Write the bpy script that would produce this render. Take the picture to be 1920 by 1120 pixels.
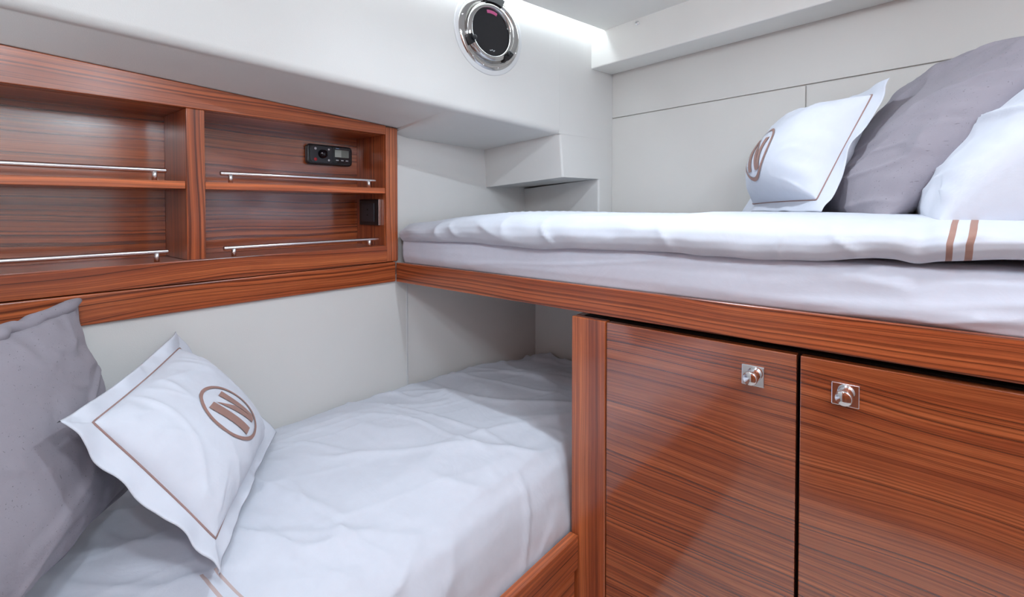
import bpy, bmesh, math
import numpy as np
from mathutils import Vector, Matrix

# ------------------------------------------------------------------ clear
for o in list(bpy.data.objects):
    bpy.data.objects.remove(o, do_unlink=True)
scn = bpy.context.scene
col = scn.collection

# ------------------------------------------------------------------ camera
# X = out from the shelf wall, Y = along it towards the bow, Z = up, 0 = eye level
F_PX = 905.0
CAM = Vector((1.327, -0.973, 0.0))
YAW = math.degrees(math.atan(765 / 905.0))
cd = bpy.data.cameras.new('camera')
cd.sensor_fit = 'HORIZONTAL'
cd.sensor_width = 36.0
cd.lens = 36.0 * F_PX / 1920.0
cd.shift_y = -(560 - 405) / 1920.0
cd.clip_start = 0.02
cd.clip_end = 50
cam = bpy.data.objects.new('camera', cd)
col.objects.link(cam)
cam.location = CAM
cam.rotation_euler = (math.radians(90 - 1.1), 0, math.radians(YAW))
scn.camera = cam

# ------------------------------------------------------------------ world, exposure, light levels
w = bpy.data.worlds.new('world')
scn.world = w
w.use_nodes = True
w.node_tree.nodes['Background'].inputs[0].default_value = (0.02, 0.025, 0.04, 1)
w.node_tree.nodes['Background'].inputs[1].default_value = 1.0
scn.view_settings.view_transform = 'Standard'
scn.view_settings.look = 'None'
scn.view_settings.gamma = 1.0
scn.view_settings.use_curve_mapping = False
scn.view_settings.exposure = 0.34

LAMP_COL = (0.78, 0.89, 1.0)
LED_STRENGTH = 14.0
# recessed downlight over the berth edge and unseen opal dome lamps, last two added as fill: (x, y, watts, radius)
DOWNLIGHT = (0.86, -0.14, 3.7, 0.016)
UNSEEN_DOMES = [(1.08, -0.95, 5.8, 0.045), (1.80, -0.45, 6.0, 0.06), (1.80, -1.15, 9.5, 0.06)]

# ------------------------------------------------------------------ numpy noise
def _hash(ix, iy, seed):
    h = (ix.astype(np.int64) * 374761393 + iy.astype(np.int64) * 668265263 + seed * 1442695041) & 0x7fffffff
    h = ((h ^ (h >> 13)) * 1274126177) & 0x7fffffff
    h = h ^ (h >> 16)
    return (h & 0xffff) / 65535.0 * 2 - 1
def vn(x, y, seed=0):
    x = np.asarray(x, float); y = np.asarray(y, float)
    ix = np.floor(x); iy = np.floor(y)
    fx = x - ix; fy = y - iy
    fx = fx * fx * fx * (fx * (fx * 6 - 15) + 10); fy = fy * fy * fy * (fy * (fy * 6 - 15) + 10)
    a = _hash(ix, iy, seed); b = _hash(ix + 1, iy, seed); c = _hash(ix, iy + 1, seed); d = _hash(ix + 1, iy + 1, seed)
    return (a * (1 - fx) + b * fx) * (1 - fy) + (c * (1 - fx) + d * fx) * fy
def fbm(x, y, seed=0, o=3):
    s = 0; a = 1.0
    for k in range(o):
        s = s + a * vn(x * 2 ** k, y * 2 ** k, seed + 17 * k); a *= 0.5
    return s
def ridge(x, y, ang, along, across, seed, warp=0.35):
    """long soft creases running in direction ang (deg)"""
    c, s = math.cos(math.radians(ang)), math.sin(math.radians(ang))
    p = x * c + y * s; q = -x * s + y * c
    q = q + warp * vn(x * along * 1.3, y * along * 1.3, seed + 5) / across * 2
    n = vn(p * along, q * across, seed)
    return np.clip(1 - np.abs(n) * 2.6, 0, 1) ** 2
def sstep(e0, e1, x):
    t = np.clip((np.asarray(x, float) - e0) / (e1 - e0), 0, 1)
    return t * t * (3 - 2 * t)

# ------------------------------------------------------------------ materials
def new_mat(name):
    m = bpy.data.materials.new(name); m.use_nodes = True
    nt = m.node_tree; b = nt.nodes['Principled BSDF']
    return m, nt, b
def plain(name, colr, rough=0.5, metal=0.0, emit=None, es=0.0, coat=0.0):
    m, nt, b = new_mat(name)
    b.inputs['Base Color'].default_value = (*colr, 1)
    b.inputs['Roughness'].default_value = rough
    b.inputs['Metallic'].default_value = metal
    b.inputs['Coat Weight'].default_value = coat
    b.inputs['Coat Roughness'].default_value = 0.05
    if emit:
        b.inputs['Emission Color'].default_value = (*emit, 1)
        b.inputs['Emission Strength'].default_value = es
    return m
def ramp(nt, stops, interp='LINEAR'):
    r = nt.nodes.new('ShaderNodeValToRGB'); cr = r.color_ramp; cr.interpolation = interp
    while len(cr.elements) < len(stops): cr.elements.new(0.5)
    for e, (p, c) in zip(cr.elements, stops):
        e.position = p; e.color = (*c, 1) if len(c) == 3 else c
    return r
def wood(name, axis, rough=0.30, coat=0.45, dens=1.0, shift=(0, 0, 0), tone=1.0, bend=0.05, coat_r=0.24, linemix=1.0, ior=1.5):
    """veneer with the grain along one axis (0 x, 1 y, 2 z)"""
    m, nt, b = new_mat(name); N = nt.nodes; L = nt.links
    tc = N.new('ShaderNodeTexCoord'); mp = N.new('ShaderNodeMapping')
    mp.inputs['Location'].default_value = shift
    L.new(tc.outputs['Object'], mp.inputs['Vector'])
    # slow waviness that bends the grain
    wz = N.new('ShaderNodeTexNoise'); wz.inputs['Scale'].default_value = 2.6; wz.inputs['Detail'].default_value = 2
    L.new(mp.outputs[0], wz.inputs['Vector'])
    sub = N.new('ShaderNodeVectorMath'); sub.operation = 'SUBTRACT'; sub.inputs[1].default_value = (0.5, 0.5, 0.5)
    L.new(wz.outputs['Color'], sub.inputs[0])
    sc = N.new('ShaderNodeVectorMath'); sc.operation = 'SCALE'; sc.inputs['Scale'].default_value = 0.020
    L.new(sub.outputs[0], sc.inputs[0])
    ad = N.new('ShaderNodeVectorMath'); ad.operation = 'ADD'
    L.new(mp.outputs[0], ad.inputs[0]); L.new(sc.outputs[0], ad.inputs[1])
    def stretched(across, along, detail, rough_, dist=0.0):
        mm = N.new('ShaderNodeMapping'); s = [across * dens] * 3; s[axis] = along
        mm.inputs['Scale'].default_value = s
        L.new(ad.outputs[0], mm.inputs['Vector'])
        n = N.new('ShaderNodeTexNoise'); n.inputs['Scale'].default_value = 1.0
        n.inputs['Detail'].default_value = detail; n.inputs['Roughness'].default_value = rough_
        n.inputs['Distortion'].default_value = dist
        L.new(mm.outputs[0], n.inputs['Vector'])
        return n
    broad = stretched(30, 0.6, 3, 0.6, 0.15)
    fine = stretched(420, 9.0, 2, 0.6)
    # year-ring lines: crisp one-dimensional streaks across the grain, gently bent
    sx = N.new('ShaderNodeSeparateXYZ'); L.new(mp.outputs[0], sx.inputs[0])
    oth = [i for i in range(3) if i != axis]
    sm = N.new('ShaderNodeMath'); sm.operation = 'ADD'
    L.new(sx.outputs[oth[0]], sm.inputs[0]); L.new(sx.outputs[oth[1]], sm.inputs[1])
    def warp(across, along, amp, prev):
        mm = N.new('ShaderNodeMapping'); sc_w = [across] * 3; sc_w[axis] = along
        mm.inputs['Scale'].default_value = sc_w; L.new(mp.outputs[0], mm.inputs['Vector'])
        n = N.new('ShaderNodeTexNoise'); n.inputs['Scale'].default_value = 1.0; n.inputs['Detail'].default_value = 1
        L.new(mm.outputs[0], n.inputs['Vector'])
        ma = N.new('ShaderNodeMath'); ma.operation = 'MULTIPLY_ADD'; ma.inputs[1].default_value = amp
        L.new(n.outputs['Fac'], ma.inputs[0]); L.new(prev, ma.inputs[2])
        return ma.outputs[0]
    q = warp(2.2, 1.3, bend, sm.outputs[0]); q = warp(9.0, 3.0, 0.012, q); q = warp(30.0, 9.0, 0.003, q)
    sq = N.new('ShaderNodeMath'); sq.operation = 'MULTIPLY'; sq.inputs[1].default_value = 140 * dens; L.new(q, sq.inputs[0])
    lines = N.new('ShaderNodeTexNoise'); lines.noise_dimensions = '1D'; lines.inputs['Scale'].default_value = 1.0
    lines.inputs['Detail'].default_value = 3; lines.inputs['Roughness'].default_value = 0.7
    L.new(sq.outputs[0], lines.inputs['W'])
    k = tone
    r1 = ramp(nt, [(0.22, (0.190 * k, 0.038 * k, 0.013 * k)), (0.44, (0.270 * k, 0.062 * k, 0.019 * k)),
                   (0.58, (0.345 * k, 0.088 * k, 0.027 * k)), (0.78, (0.440 * k, 0.132 * k, 0.043 * k))])
    L.new(broad.outputs['Fac'], r1.inputs[0])
    r2 = ramp(nt, [(0.31, (0.26, 0.19, 0.17)), (0.43, (0.72, 0.66, 0.64)), (0.54, (1.0, 1.0, 1.0)), (0.70, (1.25, 1.22, 1.16))])
    L.new(lines.outputs['Fac'], r2.inputs[0])
    mul = N.new('ShaderNodeMix'); mul.data_type = 'RGBA'; mul.blend_type = 'MULTIPLY'; mul.inputs[0].default_value = linemix
    L.new(r1.outputs[0], mul.inputs[6]); L.new(r2.outputs[0], mul.inputs[7])
    r3 = ramp(nt, [(0.30, (0.62, 0.56, 0.52)), (0.52, (1, 1, 1))])
    L.new(fine.outputs['Fac'], r3.inputs[0])
    mul2 = N.new('ShaderNodeMix'); mul2.data_type = 'RGBA'; mul2.blend_type = 'MULTIPLY'; mul2.inputs[0].default_value = 0.5
    L.new(mul.outputs[2], mul2.inputs[6]); L.new(r3.outputs[0], mul2.inputs[7])
    L.new(mul2.outputs[2], b.inputs['Base Color'])
    b.inputs['Roughness'].default_value = rough
    b.inputs['Coat Weight'].default_value = coat
    b.inputs['Coat Roughness'].default_value = coat_r
    b.inputs['Coat IOR'].default_value = ior
    bp = N.new('ShaderNodeBump'); bp.inputs['Strength'].default_value = 0.05; bp.inputs['Distance'].default_value = 0.001
    L.new(fine.outputs['Fac'], bp.inputs['Height']); L.new(bp.outputs[0], b.inputs['Normal'])
    return m
def leather(name, colr, rough=0.42, bump=0.12):
    m, nt, b = new_mat(name); N = nt.nodes; L = nt.links
    tc = N.new('ShaderNodeTexCoord')
    n = N.new('ShaderNodeTexNoise'); n.inputs['Scale'].default_value = 3.0; n.inputs['Detail'].default_value = 3
    L.new(tc.outputs['Object'], n.inputs['Vector'])
    r = ramp(nt, [(0.3, tuple(c * 0.965 for c in colr)), (0.7, tuple(min(1, c * 1.02) for c in colr))])
    L.new(n.outputs['Fac'], r.inputs[0]); L.new(r.outputs[0], b.inputs['Base Color'])
    v = N.new('ShaderNodeTexVoronoi'); v.inputs['Scale'].default_value = 420
    L.new(tc.outputs['Object'], v.inputs['Vector'])
    bp = N.new('ShaderNodeBump'); bp.inputs['Strength'].default_value = bump; bp.inputs['Distance'].default_value = 0.0006
    L.new(v.outputs['Distance'], bp.inputs['Height']); L.new(bp.outputs[0], b.inputs['Normal'])
    b.inputs['Roughness'].default_value = rough
    b.inputs['Specular IOR Level'].default_value = 0.35
    return m
def fabric(name, colr, crease=0.25, stripes=None, stripe_col=(0.36, 0.21, 0.17), slub=False, weave=700):
    """cotton or linen; stripes = [(u0, u1), ...] printed bands in the U of the uv map"""
    m, nt, b = new_mat(name); N = nt.nodes; L = nt.links
    tc = N.new('ShaderNodeTexCoord')
    base = None
    nz = N.new('ShaderNodeTexNoise'); nz.inputs['Scale'].default_value = 45; nz.inputs['Detail'].default_value = 3
    L.new(tc.outputs['Object'], nz.inputs['Vector'])
    rr = ramp(nt, [(0.3, tuple(c * 0.97 for c in colr)), (0.7, colr)])
    L.new(nz.outputs['Fac'], rr.inputs[0]); base = rr.outputs[0]
    if slub:
        for (s, lo, hi, amt) in (((60, 420, 420), 0.71, 0.77, 0.45), ((600, 90, 90), 0.74, 0.80, 0.35)):
            mp = N.new('ShaderNodeMapping'); mp.inputs['Scale'].default_value = s
            mp.inputs['Rotation'].default_value = (0.3, 0.2, 0.5)
            L.new(tc.outputs['Object'], mp.inputs['Vector'])
            n2 = N.new('ShaderNodeTexNoise'); n2.inputs['Scale'].default_value = 1.0; n2.inputs['Detail'].default_value = 1
            L.new(mp.outputs[0], n2.inputs['Vector'])
            r2 = ramp(nt, [(lo, (1, 1, 1)), (hi, (1 - amt, 1 - amt, 1 - amt))])
            L.new(n2.outputs['Fac'], r2.inputs[0])
            mx = N.new('ShaderNodeMix'); mx.data_type = 'RGBA'; mx.blend_type = 'MULTIPLY'; mx.inputs[0].default_value = 1.0
            L.new(base, mx.inputs[6]); L.new(r2.outputs[0], mx.inputs[7]); base = mx.outputs[2]
    if stripes:
        uv = N.new('ShaderNodeUVMap'); sp = N.new('ShaderNodeSeparateXYZ'); L.new(uv.outputs[0], sp.inputs[0])
        for (u0, u1) in stripes:
            cm = N.new('ShaderNodeMath'); cm.operation = 'COMPARE'
            cm.inputs[1].default_value = (u0 + u1) / 2; cm.inputs[2].default_value = (u1 - u0) / 2
            L.new(sp.outputs[0], cm.inputs[0])
            mx = N.new('ShaderNodeMix'); mx.data_type = 'RGBA'
            L.new(cm.outputs[0], mx.inputs[0]); L.new(base, mx.inputs[6]); mx.inputs[7].default_value = (*stripe_col, 1)
            base = mx.outputs[2]
    L.new(base, b.inputs['Base Color'])
    b.inputs['Roughness'].default_value = 0.85
    b.inputs['Specular IOR Level'].default_value = 0.2
    b.inputs['Sheen Weight'].default_value = 0.08
    n1 = N.new('ShaderNodeTexNoise'); n1.inputs['Scale'].default_value = 9; n1.inputs['Detail'].default_value = 4
    n1.inputs['Distortion'].default_value = 0.8
    L.new(tc.outputs['Object'], n1.inputs['Vector'])
    b1 = N.new('ShaderNodeBump'); b1.inputs['Strength'].default_value = crease; b1.inputs['Distance'].default_value = 0.012
    L.new(n1.outputs['Fac'], b1.inputs['Height'])
    n3 = N.new('ShaderNodeTexNoise'); n3.inputs['Scale'].default_value = weave; n3.inputs['Detail'].default_value = 1
    L.new(tc.outputs['Object'], n3.inputs['Vector'])
    b2 = N.new('ShaderNodeBump'); b2.inputs['Strength'].default_value = 0.25 if slub else 0.1; b2.inputs['Distance'].default_value = 0.0008
    L.new(n3.outputs['Fac'], b2.inputs['Height']); L.new(b1.outputs[0], b2.inputs['Normal'])
    L.new(b2.outputs[0], b.inputs['Normal'])
    return m

M = {}
M['wood_x'] = wood('walnut_grain_x', 0, tone=1.3)
M['wood_door'] = wood('walnut_door_veneer', 0, rough=0.26, coat=1.0, dens=1.35, shift=(0.3, 0.1, 0.37), tone=1.08, bend=0.14, coat_r=0.10, linemix=0.95, ior=1.9)
M['wood_y'] = wood('walnut_grain_y', 1, tone=1.35)
M['wood_z'] = wood('walnut_grain_z', 2, dens=0.85, coat_r=0.14, tone=1.35, ior=1.8)
M['wood_back'] = wood('walnut_back_panel', 1, rough=0.22, coat=1.0, dens=0.8, shift=(0.1, 0.7, 0.15), tone=1.15, coat_r=0.12, ior=1.9)
M['wood_edge'] = wood('walnut_shelf_edge', 1, dens=0.5, tone=1.7)
M['dark'] = plain('dark_gap', (0.012, 0.008, 0.007), 0.8)
M['cream'] = leather('cream_leather', (0.715, 0.705, 0.68))
M['cream2'] = leather('cream_panel', (0.665, 0.645, 0.61), 0.38)
M['ceil'] = leather('ceiling_vinyl', (0.86, 0.845, 0.80), 0.5)
M['floor'] = leather('pale_bounce_floor', (0.74, 0.72, 0.68), 0.9, 0.3)
M['cotton'] = fabric('white_cotton', (0.665, 0.69, 0.76))
M['duvet_up'] = fabric('white_duvet_hem_striped', (0.62, 0.645, 0.71), stripes=[(1.357, 1.3645), (1.378, 1.3865)])
M['duvet_low'] = fabric('white_lower_duvet', (0.665, 0.69, 0.76), stripes=[(-0.692, -0.687), (-0.712, -0.707)], stripe_col=(0.55, 0.43, 0.41))
M['sheet'] = fabric('white_fitted_sheet', (0.71, 0.735, 0.825), crease=0.25)
M['linen'] = fabric('grey_linen', (0.31, 0.285, 0.32), crease=0.30, slub=True, weave=420)
M['piping'] = fabric('mauve_piping', (0.33, 0.21, 0.19), crease=0.0)
M['emblem'] = fabric('mauve_embroidery', (0.34, 0.20, 0.17), crease=0.0, weave=1200)
M['chrome'] = plain('chrome', (0.80, 0.80, 0.82), 0.06, 1.0)
M['porthole_chrome'] = plain('porthole_chrome', (0.56, 0.55, 0.54), 0.10, 1.0)
M['steel'] = plain('satin_steel', (0.86, 0.86, 0.87), 0.26, 1.0)
M['black'] = plain('black_plastic', (0.012, 0.012, 0.014), 0.35)
M['blackgloss'] = plain('black_gloss', (0.008, 0.008, 0.012), 0.08)
M['charcoal'] = plain('charcoal_face', (0.030, 0.032, 0.040), 0.35)
M['glass'] = plain('dark_night_glass', (0.004, 0.004, 0.007), 0.03, coat=0.5)
M['lcd'] = plain('grey_lcd', (0.20, 0.235, 0.21), 0.25)
M['lcd_lit'] = plain('pale_lcd_segment', (0.42, 0.47, 0.43), 0.25)
M['mark'] = plain('pale_print', (0.62, 0.64, 0.68), 0.5)
M['bluemark'] = plain('blue_print', (0.16, 0.24, 0.40), 0.5)
M['red'] = plain('red_button', (0.42, 0.02, 0.03), 0.35)
M['pink'] = plain('pink_reflection_paint', (0.55, 0.10, 0.26), 0.3)
M['gasket'] = plain('white_gasket', (0.68, 0.68, 0.68), 0.35)
M['led'] = plain('led_diffuser', (0.9, 0.9, 0.9), 0.5, emit=(0.80, 0.91, 1.0), es=LED_STRENGTH)
M['lens'] = plain('lamp_lens', (0.9, 0.9, 0.9), 0.4, emit=LAMP_COL, es=6.0)

# ------------------------------------------------------------------ object helpers
def tag(o, label=None, cat=None, group=None, kind=None):
    if label: o['label'] = label
    if cat: o['category'] = cat
    if group: o['group'] = group
    if kind: o['kind'] = kind
    return o
def empty(name, loc, label=None, cat=None, group=None, kind=None):
    o = bpy.data.objects.new(name, None); o.empty_display_size = 0.05
    col.objects.link(o); o.location = loc
    return tag(o, label, cat, group, kind)
def origin_of(p):
    v = Vector((0, 0, 0))
    while p is not None:
        v = v + p.location; p = p.parent
    return v
def link_bm(name, bm, mat, parent=None, smooth=False, label=None):
    """bm is in world coordinates"""
    off = origin_of(parent)
    if parent is None:
        lo = Vector([min(v.co[i] for v in bm.verts) for i in range(3)]); hi = Vector([max(v.co[i] for v in bm.verts) for i in range(3)])
        off = Vector(((lo.x + hi.x) / 2, (lo.y + hi.y) / 2, lo.z))
    bmesh.ops.translate(bm, verts=bm.verts, vec=-off)
    bmesh.ops.recalc_face_normals(bm, faces=bm.faces)
    me = bpy.data.meshes.new(name); bm.to_mesh(me); bm.free()
    for m in (mat if isinstance(mat, (list, tuple)) else [mat]): me.materials.append(m)
    if smooth:
        for p in me.polygons: p.use_smooth = True
    o = bpy.data.objects.new(name, me); col.objects.link(o)
    if parent is None: o.location = off
    else: o.parent = parent
    if label: o['label'] = label
    return o
def bm_box(lo, hi, bev=0.0, seg=2):
    bm = bmesh.new()
    lo = Vector(lo); hi = Vector(hi)
    mtx = Matrix.Translation((lo + hi) / 2) @ Matrix.Diagonal((*(hi - lo), 1))
    bmesh.ops.create_cube(bm, size=1.0, matrix=mtx)
    if bev > 0:
        bmesh.ops.bevel(bm, geom=list(bm.edges), offset=bev, segments=seg, affect='EDGES', profile=0.5)
    return bm
def box(name, lo, hi, mat, parent=None, bev=0.0, seg=2, label=None):
    return link_bm(name, bm_box(lo, hi, bev, seg), mat, parent, label=label)
def bm_prism(pts, axis, a, b, bev=0.0, seg=2):
    """polygon pts in the other two axes (in axis order), extruded from a to b along axis"""
    bm = bmesh.new()
    def mk(p, t):
        q = list(p); q.insert(axis, t); return Vector(q)
    v0 = [bm.verts.new(mk(p, a)) for p in pts]; v1 = [bm.verts.new(mk(p, b)) for p in pts]
    bm.faces.new(v0); bm.faces.new(v1)
    n = len(pts)
    for i in range(n): bm.faces.new((v0[i], v0[(i + 1) % n], v1[(i + 1) % n], v1[i]))
    bmesh.ops.recalc_face_normals(bm, faces=bm.faces)
    if bev > 0:
        bmesh.ops.bevel(bm, geom=list(bm.edges), offset=bev, segments=seg, affect='EDGES', profile=0.5)
    return bm
def bm_tube(pts, r, n=12, closed=False, bm=None):
    bm = bm or bmesh.new()
    pts = [Vector(p) for p in pts]; rings = []
    N = len(pts); up = Vector((0.013, 0.021, 1))
    prev = None
    for i, p in enumerate(pts):
        if closed: t = pts[(i + 1) % N] - pts[i - 1]
        else: t = pts[min(i + 1, N - 1)] - pts[max(i - 1, 0)]
        t.normalize()
        if prev is None:
            ref = up if abs(t.z) < 0.9 else Vector((1, 0, 0.01)); a = t.cross(ref).normalized()
        else:
            a = (prev - t * prev.dot(t)).normalized()
        prev = a; b = t.cross(a)
        rr = r[i] if isinstance(r, (list, tuple)) else r
        rings.append([bm.verts.new(p + (a * math.cos(k * 2 * math.pi / n) + b * math.sin(k * 2 * math.pi / n)) * rr) for k in range(n)])
    for i in range(N if closed else N - 1):
        A = rings[i]; B = rings[(i + 1) % N]
        for k in range(n): bm.faces.new((A[k], A[(k + 1) % n], B[(k + 1) % n], B[k]))
    if not closed:
        bm.faces.new(rings[0]); bm.faces.new(rings[-1])
    return bm
def bm_lathe(profile, centre, axis_dir, n=48, bm=None):
    """profile [(radius, height)] turned around axis_dir at centre"""
    bm = bm or bmesh.new()
    ax = Vector(axis_dir).normalized(); c = Vector(centre)
    a = ax.orthogonal().normalized(); b = ax.cross(a)
    rings = []
    for (r, h) in profile:
        if r < 1e-6: rings.append([bm.verts.new(c + ax * h)])
        else: rings.append([bm.verts.new(c + ax * h + (a * math.cos(2 * math.pi * k / n) + b * math.sin(2 * math.pi * k / n)) * r) for k in range(n)])
    for A, B in zip(rings, rings[1:]):
        for k in range(n):
            k2 = (k + 1) % n
            if len(A) == 1 and len(B) == 1: continue
            if len(A) == 1: bm.faces.new((A[0], B[k], B[k2]))
            elif len(B) == 1: bm.faces.new((A[k], A[k2], B[0]))
            else: bm.faces.new((A[k], A[k2], B[k2], B[k]))
    return bm
def grid_obj(name, P, mat, parent=None, uv=None, close_back=None, label=None):
    """P (nu, nv, 3) world coordinates -> smooth surface; close_back = second sheet sharing the border"""
    nu, nv = P.shape[:2]
    verts = [tuple(p) for p in P.reshape(-1, 3)]
    faces = []
    idx = np.arange(nu * nv).reshape(nu, nv)
    def quads(I, flip):
        for i in range(nu - 1):
            for j in range(nv - 1):
                q = (I[i, j], I[i + 1, j], I[i + 1, j + 1], I[i, j + 1])
                faces.append(tuple(int(k) for k in (q[::-1] if flip else q)))
    quads(idx, False)
    if close_back is not None:
        I2 = idx.copy(); base = len(verts)
        inner = close_back[1:-1, 1:-1].reshape(-1, 3)
        I2[1:-1, 1:-1] = base + np.arange(len(inner)).reshape(nu - 2, nv - 2)
        verts += [tuple(p) for p in inner]
        quads(I2, True)
    V = np.array(verts)
    off = np.array(origin_of(parent)) if parent is not None else np.array([(V[:, 0].min() + V[:, 0].max()) / 2, (V[:, 1].min() + V[:, 1].max()) / 2, V[:, 2].min()])
    V = V - off
    me = bpy.data.meshes.new(name)
    me.from_pydata([tuple(v) for v in V], [], faces)
    me.materials.append(mat)
    me.polygons.foreach_set('use_smooth', [True] * len(me.polygons))
    if uv is not None:
        u2 = uv.reshape(-1, 2)
        if close_back is not None: u2 = np.vstack([u2, uv[1:-1, 1:-1].reshape(-1, 2)])
        lay = me.uv_layers.new(name='uv')
        li = np.empty(len(me.loops), dtype=np.int32); me.loops.foreach_get('vertex_index', li)
        lay.data.foreach_set('uv', u2[li].astype(np.float32).ravel())
    me.update()
    o = bpy.data.objects.new(name, me); col.objects.link(o)
    if parent is None: o.location = tuple(off)
    else: o.parent = parent
    if label: o['label'] = label
    return o

# ------------------------------------------------------------------ the room
FLOOR = -1.25
CEIL = 0.650
box('floor', (-0.35, -1.5, FLOOR - 0.05), (2.15, 0.95, FLOOR), M['floor'])  # out of view, made pale so it bounces light upward
tag(bpy.data.objects['floor'], kind='structure', label='unseen cabin floor below the berths, made pale to bounce light')
# bulkhead behind the upper berth: a line from B0 in direction BD
B0 = Vector((0.39, 0.75, 0)); BD = Vector((0.985, -0.17, 0)).normalized(); BN = Vector((-BD.y * -1, -BD.x, 0))
BN = Vector((-0.17, -0.985, 0)).normalized()
def bulk_y(x): return 0.75 + (x - 0.39) * (-0.17 / 0.985)
def slab(s0, s1, z0, z1, d0, d1, bev):
    """box on the bulkhead: s along it, d out of it towards the room"""
    bm = bm_box((s0, d0, z0), (s1, d1, z1), bev)
    for v in bm.verts:
        p = B0 + BD * v.co.x + BN * v.co.y
        v.co = Vector((p.x, p.y, v.co.z))
    return bm
wb = link_bm('wall_back', slab(-0.10, 1.85, -0.30, 0.80, -0.06, -0.006, 0), M['cream2'])
tag(wb, kind='structure', label='cream panelled bulkhead behind the upper berth')
for (s0, s1, z0, z1) in ((0.0, 1.84, 0.3505, 0.60), (0.0, 0.6915, -0.28, 0.3475), (0.6945, 1.84, -0.28, 0.3475)):
    link_bm('panel', slab(s0, s1, z0, z1, -0.0062, 0.0, 0.0015), M['cream2'], wb)
# beam boxed in under the ceiling along the bulkhead
beam = link_bm('trim_1', slab(-0.02, 1.86, 0.522, 0.66, 0.0005, 0.125, 0.004), M['ceil'])
tag(beam, kind='structure', label='boxed cream beam under the ceiling along the bulkhead')

# hull side: lower lining, shelf recess, thick upper moulding with stepped niche
def hx(y): return 0.39 + (y - 0.75) * 0.1763      # the upper hull wall runs square to the bulkhead
wl = box('wall_left', (-0.30, -1.5, FLOOR), (-0.20, 0.95, 0.80), M['cream'])
tag(wl, kind='structure', label='cream upholstered hull side of the cabin')
box('lower_panel', (-0.20, -1.45, -0.84), (-0.010, 0.0505, -0.225), M['cream'], wl, 0.002)
# angled foot panel under the upper berth
link_bm('foot_panel', bm_prism([(-0.2, 0.0535), (-0.012, 0.0535), (0.128, 0.592), (0.128, 0.75), (-0.2, 0.75)], 2, -0.84, -0.225, 0.0015), M['cream'], wl)
# joint strip between the two lower panels
box('joint_strip', (-0.014, 0.0485, -0.80), (-0.0085, 0.0555, -0.25), M['gasket'], wl, 0.001)
box('niche_back', (-0.20, 0.0115, -0.225), (-0.03, 0.80, 0.26), M['cream'], wl)
# lining behind the shelf unit
box('shelf_backing', (-0.205, -1.45, -0.225), (-0.185, 0.012, 0.36), M['cream'], wl)

def hull_mould():
    """slanted underside from the shelf top / niche back out to a rounded edge, then up the wall"""
    bm = bmesh.new()
    def zshelf(y): return 0.2605 - 0.0507 * (y - 0.01)
    def zedge(y): return 0.2915 - 0.0675 * y
    def section(y, xb, zb, ze):
        r = 0.020; h = hx(y); pts = [(-0.20, zb + 0.002), (xb, zb)]
        for k in (0.03, 0.5, 0.96): pts.append((xb + (h - r - xb) * k, zb + (ze - zb) * k))
        for k in range(9):
            a = -math.pi / 2 + k * math.pi / 16
            pts.append((h - r + r * math.cos(a), ze + r + r * math.sin(a)))
        pts += [(h, ze + r + 0.004), (h, 0.56), (h, 0.78), (-0.20, 0.78)]
        return [bm.verts.new((x, y, z)) for (x, z) in pts]
    rows = [section(y, 0.0, zshelf(y) + 0.001, zedge(y)) for y in (-1.45, -1.1, -0.75, -0.4, 0.011)]
    rows.append(section(0.0125, -0.03, 0.247, zedge(0.0125)))
    rows.append(section(0.07, -0.03, 0.238, zedge(0.07)))
    rows.append(section(0.458, -0.03, 0.2305, zedge(0.458)))
    for A, B in zip(rows, rows[1:]):
        for i in range(len(A) - 1): bm.faces.new((A[i], A[i + 1], B[i + 1], B[i]))
    return bm
o = link_bm('hull_moulding', hull_mould(), M['cream'], wl, smooth=True)
o.data.set_sharp_from_angle(angle=math.radians(60))

def hull_step(yb0, yf0, yb1, yf1, zb_top, zf_top, zb_bot, zf_bot):
    """solid block of the stepped moulding: face across the berth from the niche back to the hull front"""
    bm = bmesh.new(); r = 0.008
    def ring(yb, yf, zb, zf):
        xf = hx(yf); L = xf + 0.03
        def pt(x, dy=0.0):
            t = min((x + 0.03) / L, 1.0); return bm.verts.new((x, yb + (yf - yb) * t + dy, zb + (zf - zb) * t))
        ring_ = [pt(-0.19), pt(-0.03), pt(0.15), pt(xf - r)]
        for k in range(1, 5):
            a = -math.pi / 2 + k * math.pi / 8
            ring_.append(pt(xf - r + r * math.cos(a), r + r * math.sin(a)))
        ring_ += [bm.verts.new((hx(0.85), 0.85, zf)), bm.verts.new((-0.19, 0.85, zb))]
        return ring_
    top = ring(yb0, yf0, zb_top, zf_top); bot = ring(yb1, yf1, zb_bot, zf_bot); n = len(top)
    for i in range(n): bm.faces.new((top[i], top[(i + 1) % n], bot[(i + 1) % n], bot[i]))
    bm.faces.new(top); bm.faces.new(bot)
    return link_bm('hull_step', bm, M['cream'], wl)
hull_step(0.4550, 0.461, 0.470, 0.479, 0.262, 0.290, 0.079, 0.107)
hull_step(0.718, 0.672, 0.722, 0.676, 0.0795, 0.1075, -0.25, -0.25)
link_bm('hull_moulding', bm_prism([(0.20, 0.4582), (hx(0.4582), 0.4582), (hx(0.85), 0.85), (0.20, 0.85)], 2, 0.2615, 0.78), M['cream'], wl)

# end wall at the foot of the lower berth
ew = link_bm('wall_foot', bm_prism([(0.10, 0.590), (0.80, 0.672), (0.80, 0.74), (0.10, 0.74)], 2, FLOOR, -0.215), M['cream'])
tag(ew, kind='structure', label='dim cream end wall at the foot of the lower berth')
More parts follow.
